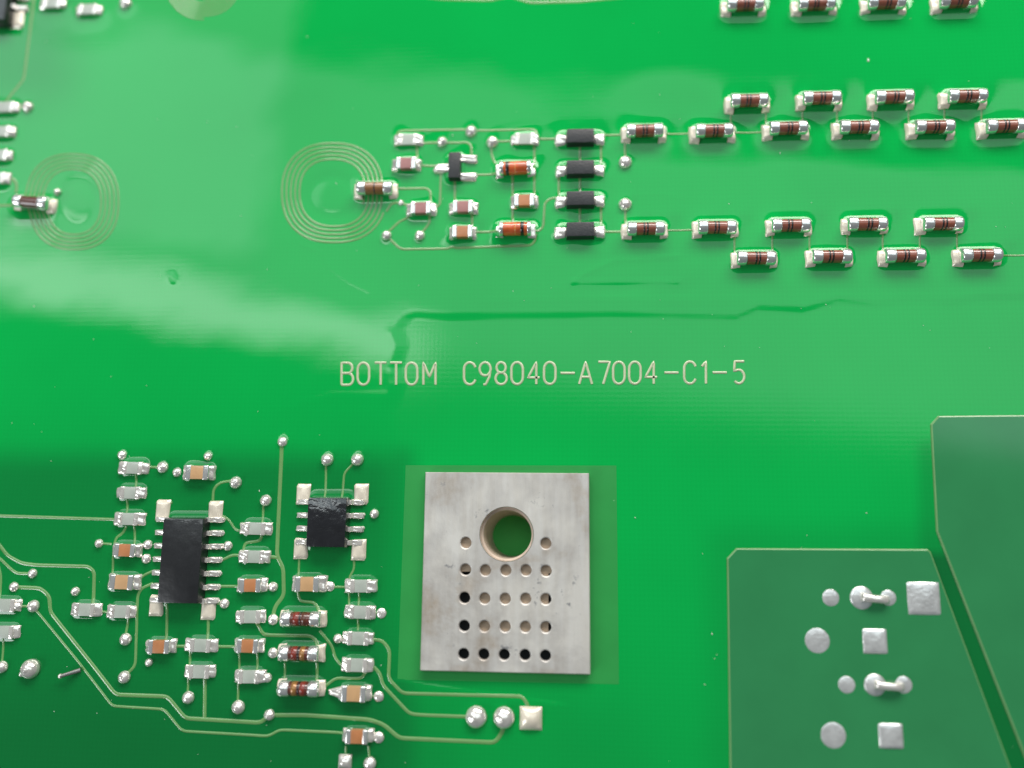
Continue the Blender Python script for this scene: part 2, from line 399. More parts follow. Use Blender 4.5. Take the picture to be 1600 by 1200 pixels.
TR = 4.6
TRACES = [ # (width px, points)
 (TR, [(621, 216), (622, 207), (630, 205), (736, 203)]), (TR, [(736, 205), (833, 203), (838, 206), (838, 218)]),
 (TR, [(652, 225), (691, 224), (729, 223), (736, 227), (737, 243)]), (TR, [(652, 229), (652, 248)]), (TR, [(652, 260), (690, 260)]),
 (TR, [(769, 222), (815, 221)]), (TR, [(768, 225), (768, 243), (774, 257)]), (TR, [(838, 218), (872, 218)]),
 (TR, [(835, 222), (835, 310)]), (TR, [(746, 274), (778, 273)]), (TR, [(689, 268), (688, 320), (681, 326), (668, 326)]),
 (TR, [(711, 283), (711, 315)]), (TR, [(618, 296), (667, 295), (673, 300), (673, 318)]),
 (TR, [(644, 334), (636, 342), (624, 347), (604, 366)]), (TR, [(672, 334), (672, 349), (657, 367)]),
 (TR, [(604, 369), (626, 390), (700, 389), (706, 386), (713, 388), (829, 384), (836, 378), (838, 365)]),
 (TR, [(738, 330), (738, 356)]), (TR, [(738, 363), (778, 363)]), (TR, [(801, 270), (801, 352)]),
 (TR, [(876, 309), (860, 311), (851, 318), (849, 354), (844, 361), (835, 363)]),
 (TR, [(906, 220), (906, 353)]), (TR, [(939, 216), (939, 258)]), (TR, [(939, 312), (939, 355)]), (TR, [(873, 266), (873, 306)]),
 (TR, [(940, 212), (980, 211)]), (TR, [(940, 363), (980, 363)]), (TR, [(976, 212), (977, 252)]), (TR, [(977, 320), (977, 355)]),
 (3.6, [(1036, 209), (1086, 208)]), (3.6, [(1040, 361), (1090, 360)]), (3.6, [(1565, 400), (1640, 399)]),
 (TR, [(604, 331), (611, 320), (619, 317), (640, 322)]),
 # top edge outlines
 (6, [(640, -8), (690, -1), (766, 1), (800, -6)]), (6, [(800, -4), (828, 5), (905, 3), (975, -4)]),
 # upper left
 (5, [(57, -30), (51, 20), (38, 124), (15, 152), (8, 165)]), (5, [(6, 168), (43, 167)]), (5, [(0, 277), (20, 279), (27, 287), (26, 302)]), (5, [(-40, 322), (30, 321)]),
 # lower left
 (5, [(-30, 805), (0, 806), (190, 812)]), (6, [(-20, 830), (0, 852), (12, 868), (34, 880), (60, 883), (139, 885), (148, 893), (147, 948)]),
 (5, [(-20, 862), (0, 872), (14, 886), (26, 896), (50, 896)]), (4.5, [(-5, 870), (2, 900), (1, 940)]),
 (7, [(22, 917), (64, 919), (78, 932), (79, 956), (146, 1040), (181, 1085), (262, 1088), (290, 1122), (408, 1129), (421, 1117), (478, 1117), (578, 1124), (600, 1132), (624, 1153), (774, 1160), (787, 1140), (788, 1122)]),
 (4.5, [(52, 947), (120, 1030), (176, 1103), (257, 1108), (285, 1142), (420, 1150), (437, 1140), (545, 1145)]),
 (7, [(441, 690), (433, 868), (443, 888), (444, 930), (430, 948), (427, 966)]),
 (6, [(575, 999), (597, 1000), (609, 1015), (607, 1060), (629, 1083), (817, 1088), (826, 1104), (829, 1120)]),
 (6, [(570, 1040), (584, 1041), (594, 1052), (598, 1070), (640, 1115), (660, 1117), (744, 1120)]),
 (6, [(402, 972), (412, 992), (487, 993), (497, 1004), (499, 1018)]), (5, [(500, 985), (520, 1010), (523, 1027), (534, 1040), (545, 1040)]),
 (5, [(573, 1048), (565, 1060), (525, 1059), (508, 1072)]), (5, [(466, 922), (468, 939), (493, 941), (501, 956)]),
 (4, [(446, 1035), (446, 1064)]), (5, [(496, 1035), (496, 1066)]), (4, [(375, 1020), (375, 1048)]), (4, [(403, 1020), (403, 1050)]),
 (4, [(373, 1066), (372, 1104)]), (4, [(295, 1058), (294, 1088)]), (6.5, [(321, 1056), (320, 1123)]), (4.5, [(298, 1016), (298, 1042)]),
 (5, [(326, 962), (326, 1000)]), (5, [(262, 940), (261, 1002)]), (5, [(262, 1010), (296, 1009)]), (5, [(328, 1010), (370, 1010)]),
 (5, [(240, 911), (222, 919), (216, 930), (212, 1040), (195, 1057)]), (4.5, [(203, 960), (196, 998)]), (4, [(143, 956), (172, 956)]),
 (4, [(220, 730), (252, 730)]), (4, [(200, 776), (200, 806)]), (4, [(214, 738), (214, 764)]), (4.5, [(199, 822), (193, 833), (182, 840), (180, 854)]),
 (4, [(157, 849), (176, 850)]), (4, [(178, 868), (177, 902)]), (4, [(211, 816), (212, 852)]), (4.5, [(240, 892), (224, 899), (214, 912)]),
 (4.5, [(364, 751), (344, 754), (334, 764), (333, 785)]), (4, [(348, 806), (358, 812), (369, 829), (382, 829)]), (4, [(412, 790), (411, 820)]),
 (5, [(412, 828), (408, 845), (383, 848), (381, 862)]), (5, [(340, 876), (350, 874), (363, 867), (384, 868)]), (6, [(408, 869), (433, 871)]),
 (5, [(340, 916), (380, 916)]), (4, [(404, 917), (426, 917)]), (4, [(510, 720), (509, 790)]), (4, [(556, 721), (538, 739), (535, 790)]),
 (4, [(468, 870), (467, 905)]), (4, [(553, 868), (554, 889), (546, 902), (548, 912)]), (4, [(495, 917), (550, 917)]),
 (4, [(562, 922), (561, 950)]), (4, [(546, 922), (546, 952)]), (4, [(560, 965), (560, 992)]), (4, [(575, 957), (595, 958)]), (4, [(530, 998), (548, 998)]),
 (4, [(427, 968), (446, 967)]), (4, [(427, 1020), (444, 1021)]), (4, [(566, 1087), (592, 1088)]), (4, [(570, 1152), (592, 1152)]),
 (4, [(541, 1165), (540, 1190)]), (4, [(576, 1165), (578, 1190)]), (4, [(8, 987), (4, 1040)]), (4, [(22, 947), (52, 947)]), (4, [(332, 943), (351, 943)]),
 (4, [(270, 785), (252, 790), (245, 806)]),
]
for u, a, b in [(1142, 165, 198), (1197, 166, 196), (1254, 162, 192), (1308, 160, 194), (1364, 160, 192), (1420, 158, 194), (1476, 158, 192), (1534, 157, 192),
                (1147, 362, 398), (1206, 362, 398), (1264, 360, 396), (1323, 360, 396), (1378, 358, 396), (1436, 358, 394), (1494, 358, 394)]:
    TRACES.append((3.6, [(u, a), (u, b)]))
TRACES.append((3.6, [(1140, 207), (1205, 206)]))

PLATE_PX = [(665, 738), (921, 739), (922, 1054), (656, 1048)]
ZP = 0.8   # plate top, mm

# ---------------------------------------------------------------- board surface (solder mask + varnish relief)
FOOT = []     # cx, cy, hx, hy, amplitude, reach
for u, v, _ in CHAINS:
    c = P(u, v, .7); FOOT.append((c[0], c[1], 2.05, .66, .26, .42))
for u, v, k, _ in CHIPS:
    c = P(u, v, .7); s = BIG.get(k, 1); FOOT.append((c[0], c[1], 1.25*s, .60*s, .20, .34))
for u, v, k, r, _ in MELFS:
    c = P(u, v, .7); FOOT.append((c[0], c[1], 2.05, .68, .26, .40))
for u, v, _ in DIODES:
    c = P(u, v, 1.0); FOOT.append((c[0], c[1], 2.3, .68, .24, .40))
for u, v, _, _ in GLASS:
    c = P(u, v, .8); FOOT.append((c[0], c[1], 2.1, .72, .25, .40))
for u, v, r, h in VIAS:
    c = P(u, v, h*.5); FOOT.append((c[0], c[1], r*.6, r*.6, .16, .30))
IC1 = [P(254, 808, 1.6), P(310, 945, 1.6)]
IC2 = [P(480, 776, 1.5), P(540, 857, 1.5)]
SOT = P(710, 258, 1.0)
for a, b in (IC1, IC2):
    FOOT.append(((a[0]+b[0])/2, (a[1]+b[1])/2, abs(b[0]-a[0])/2+.1, abs(a[1]-b[1])/2+.1, .26, .40))
FOOT.append((SOT[0], SOT[1], .9, 1.3, .24, .4))

def axis(lo, hi, step, far):
    fine = np.arange(lo, hi+1e-6, step)
    g, s, out = hi, step, []
    while g < far: s *= 1.35; g += s; out.append(g)
    g, s, inn = lo, step, []
    while g > -far: s *= 1.35; g -= s; inn.append(g)
    return np.array(inn[::-1] + list(fine) + out), len(inn), len(fine)
x0, x1, y0, y1, STEP = -58.0, 58.0, -42.0, 46.0, 0.15
xs, ix0, nfx = axis(x0, x1, STEP, 110.0)
ys, iy0, nfy = axis(y0, y1, STEP, 100.0)
GX, GY = np.meshgrid(xs, ys)
UU, VV = project(GX, GY)

def sstep(t): t = np.clip(t, 0, 1); return t*t*(3-2*t)
# wavy border of the varnish: below it (and right of x = 620) the mask is bare
bx = np.array([-900, 560, 640, 700, 800, 950, 1060, 1150, 1185, 1255, 1310, 1370, 1430, 1480, 1530, 1600, 1900])
by = np.array([495, 495, 490, 494, 492, 490, 492, 495, 480, 483, 468, 475, 466, 472, 464, 463, 462])
edge_y = np.interp(UU, bx, by)
lx = np.array([-600, 440, 490, 515, 540, 575, 600, 640, 680, 720, 760, 800, 900, 1000, 1060, 1100, 1180, 2000])
lv = np.array([645, 640, 640, 622, 628, 616, 624, 608, 612, 602, 606, 600, 600, 604, 610, 880, 885, 890])
edge_x = np.interp(VV, lx, lv)
bare = sstep((VV-edge_y+8)/18.0)*sstep((UU-edge_x+16)/32.0)
varn = 1-bare

R2 = np.zeros_like(GX)
for cx, cy, hx, hy, amp, w in FOOT:
    rad = w*9
    i0, i1 = np.searchsorted(xs, [cx-hx-rad, cx+hx+rad]); j0, j1 = np.searchsorted(ys, [cy-hy-rad, cy+hy+rad])
    X, Y = GX[j0:j1, i0:i1]-cx, GY[j0:j1, i0:i1]-cy
    dx, dy = np.maximum(np.abs(X)-hx+.55, 0), np.maximum(np.abs(Y)-hy+.55, 0)
    d = np.maximum(np.sqrt(dx*dx+dy*dy)-.55, 0)
    R2[j0:j1, i0:i1] += (amp*(.55*np.exp(-d/(w*.40))+.52*np.exp(-d/(w*1.75))))**2
HH = np.sqrt(R2)
# broad swell of varnish along the component rows
def ridge(v0, sig, amp, u0=900, u1=1700):
    s = sig; return amp*np.exp(-((VV-v0)/s)**2)*sstep((UU-u0)/120.0)
HH += ridge(192, 52, -.20, 930) + ridge(378, 55, .03)
HH += .05*np.exp(-(((UU-720)/130)**4 + ((VV-295)/95)**4))
# slow unevenness of the varnish film
W = np.zeros_like(GX)
for _ in range(26):
    lam = rng.uniform(5, 22); th = rng.uniform(0, math.pi*2); ph = rng.uniform(0, 6.28)
    W += lam/22.0*np.sin(2*math.pi/lam*(GX*math.cos(th)+GY*math.sin(th))+ph)
HH += .0055*W
for _ in range(16):
    lam = rng.uniform(2.6, 6); th = rng.uniform(0, math.pi*2); ph = rng.uniform(0, 6.28)
    HH += .00015*np.sin(2*math.pi/lam*(GX*math.cos(th)+GY*math.sin(th))+ph)
# wet, uneven film among the parts of the upper group and below the chains
GP = sstep((UU-600)/40)*sstep((975-UU)/40)*sstep((VV-190)/30)*sstep((392-VV)/30)
GP2 = sstep((UU-840)/60)*sstep((1130-UU)/60)*sstep((VV-385)/20)*sstep((470-VV)/20)
for _ in range(9):
    lam = rng.uniform(2.4, 5.5); th = rng.uniform(0, math.pi*2); ph = rng.uniform(0, 6.28)
    HH += .011*GP*np.sin(2*math.pi/lam*(GX*math.cos(th)+GY*math.sin(th))+ph)
    th = math.pi/2+rng.uniform(-.5, .5)
    HH += .005*GP2*np.sin(2*math.pi/lam*(GX*math.cos(th)+GY*math.sin(th))+ph)
# shallow pools inside the coils
for cu, cv, ru, rv in ((520, 308, 40, 34), (122, 318, 30, 38)):
    rr = np.hypot((UU-cu)/ru, (VV-cv)/rv)
    HH += -.05*np.exp(-((rr-.9)/.28)**2) + .02*np.exp(-(rr/.5)**2)
# brush lines and drips in the film
def crease(pts, amp, sig):
    global HH
    pts = np.array([P(*p)[:2] for p in pts])
    best = np.full(GX.shape, 1e9)
    for a, b in zip(pts, pts[1:]):
        ab = b-a; L2 = ab.dot(ab)
        t = np.clip(((GX-a[0])*ab[0]+(GY-a[1])*ab[1])/L2, 0, 1)
        best = np.minimum(best, np.hypot(GX-a[0]-t*ab[0], GY-a[1]-t*ab[1]))
    HH += amp*np.exp(-(best/sig)**2)
crease([(470, 382), (500, 393), (512, 415), (530, 430), (548, 442), (575, 455)], .010, .25)
crease([(895, 440), (920, 425), (960, 407), (1000, 406), (1060, 400)], .024, .30)
crease([(895, 441), (960, 440), (1060, 440)], .024, .30)
crease([(760, 470), (900, 466), (1050, 470), (1160, 468)], .014, .5)
crease([(1210, 446), (1300, 440), (1420, 438), (1560, 432)], .010, .6)
crease([(1000, 305), (1030, 303), (1065, 310)], .010, .3)
crease([(440, 640), (520, 618), (600, 618)], .010, .5)
crease([(268, 432), (272, 438)], .025, .35)
crease([(612, 520), (620, 540), (616, 560), (612, 580)], .012, .5)
HH = HH*varn + .06*varn
# copper planes inside the laminate show through as brighter green; light falloff painted over
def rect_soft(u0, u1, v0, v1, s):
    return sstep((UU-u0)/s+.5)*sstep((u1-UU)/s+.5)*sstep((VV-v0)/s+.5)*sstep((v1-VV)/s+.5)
inner_and_falloff = np.ones_like(GX)
inner_and_falloff *= 1-.22*rect_soft(-900, 606, 700, 2000, 150)
inner_and_falloff *= 1-.46*rect_soft(-900, 616, 712, 2000, 60)
inner_and_falloff *= 1-.26*rect_soft(-900, 700, 1050, 2000, 220)  # light falling off towards the lower left, painted into the board colour
inner_and_falloff *= 1-.22*rect_soft(-900, 1050, 1040, 2000, 300)  # wider light falloff along the bottom, also painted into the colour
inner_and_falloff *= 1-.34*rect_soft(-900, 120, -600, 160, 120)
inner_and_falloff *= 1-.20*rect_soft(1106, 1500, 824, 2000, 70)
inner_and_falloff *= 1-.28*rect_soft(1436, 3000, 690, 2000, 30)
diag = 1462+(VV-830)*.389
inner_and_falloff *= 1-.68*sstep((VV-852)/24)*sstep((UU-diag+34)/12)*sstep((diag+12-UU)/12)
inner_and_falloff *= 1-.26*rect_soft(612, 650, 700, 2000, 40)

PL = [P(u, v, ZP) for u, v in PLATE_PX]
pcx0 = (PL[0][0]+PL[3][0])/2; pcx1 = (PL[1][0]+PL[2][0])/2
pcy1 = (PL[0][1]+PL[1][1])/2; pcy0 = (PL[2][1]+PL[3][1])/2

def make_board():
    ny, nx = GX.shape
    co = np.stack([GX, GY, HH], -1).reshape(-1, 3)*MM
    idx = np.arange(nx*ny).reshape(ny, nx)
    q = np.stack([idx[:-1, :-1], idx[:-1, 1:], idx[1:, 1:], idx[1:, :-1]], -1)
    mx, my = (GX[:-1, :-1]+GX[1:, 1:])/2, (GY[:-1, :-1]+GY[1:, 1:])/2
    keep = ~((mx > pcx0+.5) & (mx < pcx1-.5) & (my > pcy0+.5) & (my < pcy1-.5))
    q = q[keep]
    me = bpy.data.meshes.new('circuit_board')
    me.vertices.add(len(co)); me.vertices.foreach_set('co', co.ravel())
    me.loops.add(q.size); me.loops.foreach_set('vertex_index', q.ravel().astype(np.int32))
    me.polygons.add(len(q)); me.polygons.foreach_set('loop_start', np.arange(0, q.size, 4, dtype=np.int32))
    me.polygons.foreach_set('use_smooth', np.ones(len(q), bool))
    me.update()
    for nm, arr in (('copper_and_falloff', inner_and_falloff), ('varnish', varn)):
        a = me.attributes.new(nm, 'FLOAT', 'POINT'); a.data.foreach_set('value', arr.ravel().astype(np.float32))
    me.materials.append(MATS['board'])
    o = link('circuit_board', me); o['kind'] = 'structure'
    o['label'] = 'glossy green varnished circuit board carrying all the components'
    return o
BOARD = make_board()

def H(x, y):
    fx, fy = (x-x0)/STEP, (y-y0)/STEP
    if fx < 0 or fy < 0 or fx >= nfx-1 or fy >= nfy-1: return float(HH[min(max(np.searchsorted(ys, y), 0), len(ys)-1), min(max(np.searchsorted(xs, x), 0), len(xs)-1)])
    i, j = int(fx), int(fy); a, b = fx-i, fy-j; i += ix0; j += iy0
    return float((HH[j, i]*(1-a)+HH[j, i+1]*a)*(1-b) + (HH[j+1, i]*(1-a)+HH[j+1, i+1]*a)*b)

def rounded(pts, r=.45):
    out = [pts[0]]
    for a, b, c in zip(pts, pts[1:], pts[2:]):
        la, lc = np.linalg.norm(a-b), np.linalg.norm(c-b)
        k = min(r, la*.45, lc*.45)
        p, q = b+(a-b)/la*k, b+(c-b)/lc*k
        for t in (0, .33, .67, 1): out.append((1-t)**2*p+2*t*(1-t)*b+t*t*q)
    out.append(pts[-1]); return out
def resample(pts, step=.3):
    out = [pts[0]]
    for a, b in zip(pts, pts[1:]):
        n = max(1, int(np.ceil(np.linalg.norm(b-a)/step)))
        for i in range(1, n+1): out.append(a+(b-a)*i/n)
    return out
def ribbon(pts, w, t=.018, closed=False, name='trace', flush=False):
    """raised strip following the relief of the board; pts in mm"""
    n = len(pts); pts = [np.array(p[:2]) for p in pts]
    rows = []
    t = t+random.uniform(0, .010)
    prof = [(-.5, -.03), (-.36, t), (.36, t), (.5, -.03)]
    for i, p in enumerate(pts):
        a = pts[i-1] if (i or closed) else p
        b = pts[(i+1) % n] if (i < n-1 or closed) else p
        d = b-a; L = np.linalg.norm(d); d = d/L if L else np.array((1, 0)); nn = np.array((-d[1], d[0]))
        row = []
        for s, z in prof:
            q = p+nn*w*s
            row.append((q[0], q[1], H(q[0], q[1])+z))
        rows.append(row)
    V = [v for r in rows for v in r]; F = []
    for i in range(n if closed else n-1):
        j = (i+1) % n
        for k in range(3): F.append((4*i+k, 4*j+k, 4*j+k+1, 4*i+k+1))
    me = bpy.data.meshes.new(name)
    me.from_pydata([(x*MM, y*MM, z*MM) for x, y, z in V], [], [f[::-1] for f in F])
    me.polygons.foreach_set('use_smooth', np.ones(len(F), bool)); me.update()
    return me
def trace_px(w, pts, material='trace', name='trace'):
    mm = [P(*p)[:2] for p in pts]
    sc = pxmm(*pts[len(pts)//2])
    return link(name, ribbon(resample(rounded(mm)), w/sc, name=name), BOARD, material)
for w, pts in TRACES: trace_px(w, pts)

# ---- flat spiral coils
def coil(cu, cv, ao, bo, ai, bi, turns, start, w=3.0):
    pts = []
    n = int(turns*96)
    for i in range(n+1):
        t = i/n; th = start - 2*math.pi*turns*t
        a, b = ao+(ai-ao)*t, bo+(bi-bo)*t
        c, s = math.cos(th), math.sin(th)
        e = 2/2.35
        pts.append(P(cu+a*math.copysign(abs(c)**e, c), cv-b*math.copysign(abs(s)**e, s))[:2])
    me = ribbon(pts, w/15.3, name='coil_trace')
    return link('coil_trace', me, BOARD, 'trace')
coil(521, 300, 83, 80, 49, 49, 5, math.radians(-20), 4.0)
coil(115, 317, 74, 77, 40, 48, 5, math.radians(175), 3.6)
coil(319, -52, 64, 82, 36, 52, 5, math.radians(-90), 4.6)

# ---- printed lettering
def arc(cx, cy, rx, ry, a0, a1, n=10):
    return [(cx+rx*math.cos(math.radians(a0+(a1-a0)*i/n)), cy+ry*math.sin(math.radians(a0+(a1-a0)*i/n))) for i in range(n+1)]
OVAL = arc(.5, .68, .5, .32, 0, 180) + arc(.5, .32, .5, .32, 180, 360)
GLYPH = {
 'B': [[(0, 0), (0, 1), (.55, 1)] + arc(.55, .765, .38, .235, 90, -90) + [(0, .53)], [(.55, .53)] + arc(.58, .265, .42, .265, 90, -90) + [(0, 0)]],
 'O': [OVAL + [OVAL[0]]], '0': [OVAL + [OVAL[0]]],
 'T': [[(0, 1), (1, 1)], [(.5, 1), (.5, 0)]],
 'M': [[(0, 0), (0, 1), (.5, .35), (1, 1), (1, 0)]],
 'C': [arc(.5, .70, .5, .30, 15, 180) + arc(.5, .30, .5, .30, 180, 345)],
 '9': [arc(.5, .70, .48, .30, -10, 350, 18) , [(.97, .68), (.88, .35), (.55, 0.0), (.35, 0)]],
 '8': [arc(.5, .76, .40, .24, -90, 270, 18), arc(.5, .27, .49, .27, 90, 450, 18)],
 '4': [[(.72, 0), (.72, 1), (0, .30), (1, .30)]],
 '-': [[(0, .5), (1, .5)]],
 'A': [[(0, 0), (.5, 1), (1, 0)], [(.2, .32), (.8, .32)]],
 '7': [[(0, 1), (1, 1), (.42, 0)]],
 '1': [[(.05, .78), (.5, 1), (.5, 0)]],
 '5': [[(.92, 1), (.12, 1), (.06, .56), (.4, .62)] + arc(.47, .31, .47, .31, 75, -140)],
}
TEXT = [('B', 543), ('O', 568), ('T', 595), ('T', 619), ('O', 643), ('M', 671), ('C', 734), ('9', 758), ('8', 783), ('0', 808), ('4', 834), ('0', 859),
        ('-', 887), ('A', 915), ('7', 944), ('0', 967), ('0', 992), ('4', 1017.5), ('-', 1049), ('C', 1078), ('1', 1103), ('-', 1124.5), ('5', 1155)]
for ch, cu in TEXT:
    base, top = 601.5-(cu-543)*.004, 567-(cu-543)*.004
    wd = {'-': 22, 'M': 19, 'A': 20, 'B': 18, '1': 14}.get(ch, 18)
    me_all = bmesh.new()
    for st in GLYPH[ch]:
        mm = [P(cu-wd/2+wd*x, base+(top-base)*y)[:2] for x, y in st]
        me = ribbon(resample(mm, .25), 4.3/15.9, .035, name='stroke'); me_all.from_mesh(me); bpy.data.meshes.remove(me)
    me = bpy.data.meshes.new('letter'); me_all.to_mesh(me); me_all.free()
    link('letter', me, BOARD, 'print')

# ---- through-plated dots of solder
VM = [dome(1, 1, jig=.03, seed=s, name='via') for s in range(4)]
for i, (u, v, r, h) in enumerate(VIAS):
    c = P(u, v, h*.5)
    o = link('via', VM[i % 4], BOARD, 'solder' if h > .1 else 'pad_tin')
    o.location = (c[0]*MM, c[1]*MM, H(c[0], c[1])*.25*MM); o.scale = (r*1.15, r*1.15, h+H(c[0], c[1])*.9)
    o.rotation_euler.z = random.uniform(0, 6.28)

# ---- raised copper areas under the mask (right)
def slab(poly_px, h=.16, inset=.16, name='copper_area'):
    pts = [P(u, v)[:2] for u, v in poly_px]
    n = len(pts)
    bm = bmesh.new()
    def off(d):
        out = []
        for i in range(n):
            a, b, c = pts[i-1], pts[i], pts[(i+1) % n]
            n1 = np.array((-(b-a)[1], (b-a)[0])); n1 /= np.linalg.norm(n1)
            n2 = np.array((-(c-b)[1], (c-b)[0])); n2 /= np.linalg.norm(n2)
            k = (n1+n2); k = k/(1+n1.dot(n2))
            out.append(b+k*d)
        return out
    sgn = 1 if sum(a[0]*b[1]-b[0]*a[1] for a, b in zip(pts, pts[1:]+pts[:1])) > 0 else -1
    r0 = [bm.verts.new((*p, -.05)) for p in off(0)]; r1 = [bm.verts.new((*p, h*.7)) for p in off(sgn*inset*.35)]
    r2 = [bm.verts.new((*p, h)) for p in off(sgn*inset)]
    for a, b in ((r0, r1), (r1, r2)):
        for i in range(n):
            f = bm.faces.new((a[i], a[(i+1) % n], b[(i+1) % n], b[i])); f.material_index = 1
    bm.faces.new(r2)
    me = bm_mesh(bm, name, False)
    me.materials.append(MATS['pour_mask']); me.materials.append(MATS['pour_edge'])
    return link(name, me, BOARD)
slab([(1453, 663), (1465, 649.5), (2100, 643), (2100, 2100), (1985, 2100), (1600, 1184), (1462, 830)])
slab([(1135, 872), (1150, 856), (1449, 857.5), (1454, 862), (1579, 1200), (1860, 1960), (1150, 1960)])

# ---- bare window in the mask round the plate
def ring_mesh(outer_px, z=.012):
    o = [P(u, v)[:2] for u, v in outer_px]
    i = [(pcx0+.3, pcy1-.3), (pcx1-.3, pcy1-.3), (pcx1-.3, pcy0+.3), (pcx0+.3, pcy0+.3)]
    V = [(p[0]*MM, p[1]*MM, z*MM) for p in o]+[(p[0]*MM, p[1]*MM, z*MM) for p in i]
    F = [(k, 4+k, 4+(k+1) % 4, (k+1) % 4) for k in range(4)]
    me = bpy.data.meshes.new('mask_window'); me.from_pydata(V, [], F); me.update(); return me
link('mask_window', ring_mesh([(634, 727), (963, 727.5), (967, 1069), (621, 1062)]), BOARD, 'olive_mask')

# ---- round and square tinned pads
def pad_round(u, v, rp, h=.18, material='dry_tin', tip=0.0, name='solder_pad', seed=0):
    c = P(u, v, .15); s = pxmm(u, v)
    r = rp/s
    o = link(name, dome(r, h, 28, 7, .008, tip, seed=seed, name=name), BOARD, material)
    o.location = (c[0]*MM, c[1]*MM, .12*MM); return o
def pad_square(u, v, wp, h=.2, bulge=.12, material='dry_tin', name='solder_pad'):
    c = P(u, v, .15); s = pxmm(u, v); w = wp/s
    bm = bmesh.new(); n = 12; V = {}
    for j in range(n+1):
        for i in range(n+1):
            x, y = -1+2*i/n, -1+2*j/n
            e = (i in (0, n) or j in (0, n))
            z = -.05 if e else h*.6+bulge*(1-x*x)*(1-y*y)+.012*math.sin(7*x+u)*math.sin(6*y+v)
            k = 1.0 if e else .97
            V[i, j] = bm.verts.new((x*w/2*(1 if not e else 1), y*w/2, z))
    for j in range(n):
        for i in range(n): bm.faces.new((V[i, j], V[i+1, j], V[i+1, j+1], V[i, j+1]))
    o = link(name, bm_mesh(bm, name), BOARD, material); o.location = (c[0]*MM, c[1]*MM, .12*MM); return o
for k, (u, v, r) in enumerate([(1298, 934, 14), (1346, 934, 18.5), (1388, 934, 13), (1277, 1001, 20.5), (1323, 1070, 14), (1367, 1070, 17.5), (1412, 1070, 14), (1302, 1149, 21)]):
    pad_round(u, v, r, .26 if k in (1, 5) else .13, seed=k)
pad_square(1443, 935, 55); pad_square(1367, 1002, 41); pad_square(1392, 1150, 41)
pad_round(744, 1120, 17, .75, 'solder', .1, seed=3); pad_round(787.5, 1121, 17, .75, 'solder', .1, seed=4)
pad_square(829.5, 1122.5, 35, .2, .5, 'pad_tin')
pad_square(539, 1190, 21, .2, .35, 'solder'); pad_round(578, 1193, 10, .45, 'solder', .05, seed=6)

# ---------------------------------------------------------------- components
PREFIX = {}
def melf_meshes():
    d = {}
    d['body'] = lathe_x([(-1.25, .60), (-.98, .63), (-.2, .635), (.2, .635), (.98, .63), (1.25, .60)], .74, 28, 'body', False)
    d['cap'] = lathe_x([(.92, .62), (.94, .70), (1.02, .725), (1.60, .725), (1.76, .69), (1.84, .60)], .74, 28, 'end_cap')
    for nm, a, b in (('b1', -.24, -.05), ('b2', .09, .28), ('b3', -.62, -.36), ('b4', .46, .60), ('w1', -.06, .10), ('w2', .16, .62), ('w3', -.66, -.16)):
        d[nm] = lathe_x([(a, .62), (a+.015, .645), (b-.015, .645), (b, .62)], .74, 28, 'band', False)
    for s in range(5): d['s%d' % s] = fillet(1.80, .62, .42, 20+s, .36, flare=.0)
    return d
MF = melf_meshes()
def melf(look, label, u, v, rot=0.0, group=None, flip=False):
    c = P(u, v, .85)
    t = thing('cylindrical_resistor', label, 'resistor', (c[0], c[1], .08), rot, group)
    body_mat = {'chain': 'resistor_lacquer', 'tan': 'resistor_lacquer_tan', 'plain': 'resistor_lacquer_dark', 'dark': 'resistor_lacquer_dark', 'gold': 'resistor_lacquer_dark', 'gold2': 'resistor_lacquer_dark'}[look]
    def add(nm, key, material, rz=0.0, loc=(0, 0, 0), sc=None):
        me = MF[key]
        if (key, material) not in PREFIX:
            m2 = me.copy(); m2.materials.clear(); m2.materials.append(MATS[material]); PREFIX[key, material] = m2
        o = link(nm, PREFIX[key, material], t); o.rotation_euler.z = rz; o.location = tuple(q*MM for q in loc)
        if sc: o.scale = sc
        return o
    b = add('body', 'body', body_mat)
    add('end_cap', 'cap', 'cap_metal'); add('end_cap', 'cap', 'cap_metal', math.pi)
    shift = random.uniform(-.16, .16) if look == 'chain' else 0.0
    bands = {'chain': [('b1', 'band_black'), ('b2', 'band_black')],
             'tan': [('w1', 'band_black')], 'plain': [], 'dark': [('w3', 'band_red'), ('w1', 'band_black'), ('w2', 'band_brown')],
             'gold': [('w3', 'band_red'), ('w1', 'band_black'), ('w2', 'band_gold')], 'gold2': [('w3', 'band_gold'), ('w1', 'band_black'), ('w2', 'band_red')]}[look]
    for k, mt in bands:
        o = add('band', k, mt); o.parent = b; o.location.x = shift*MM
        if flip: o.rotation_euler.z = math.pi
    s1, s2 = random.sample(range(5), 2)
    add('solder_joint', 's%d' % s1, 'pad_tin', 0, (1.68, -.04, 0), (1, random.uniform(.95, 1.1), random.uniform(.9, 1.1)))
    add('solder_joint', 's%d' % s2, 'pad_tin', math.pi, (-1.68, -.04, 0), (random.uniform(1, 1.25), random.uniform(.95, 1.1), random.uniform(.9, 1.1)))
    return t
for i, (u, v, lab) in enumerate(CHAINS):
    melf('chain', lab, u, v, random.uniform(-.012, .012), 'red-brown resistors in the zigzag chains', flip=(i % 3 == 1))
for u, v, look, rot, lab in MELFS:
    melf(look, lab, u, v, rot)

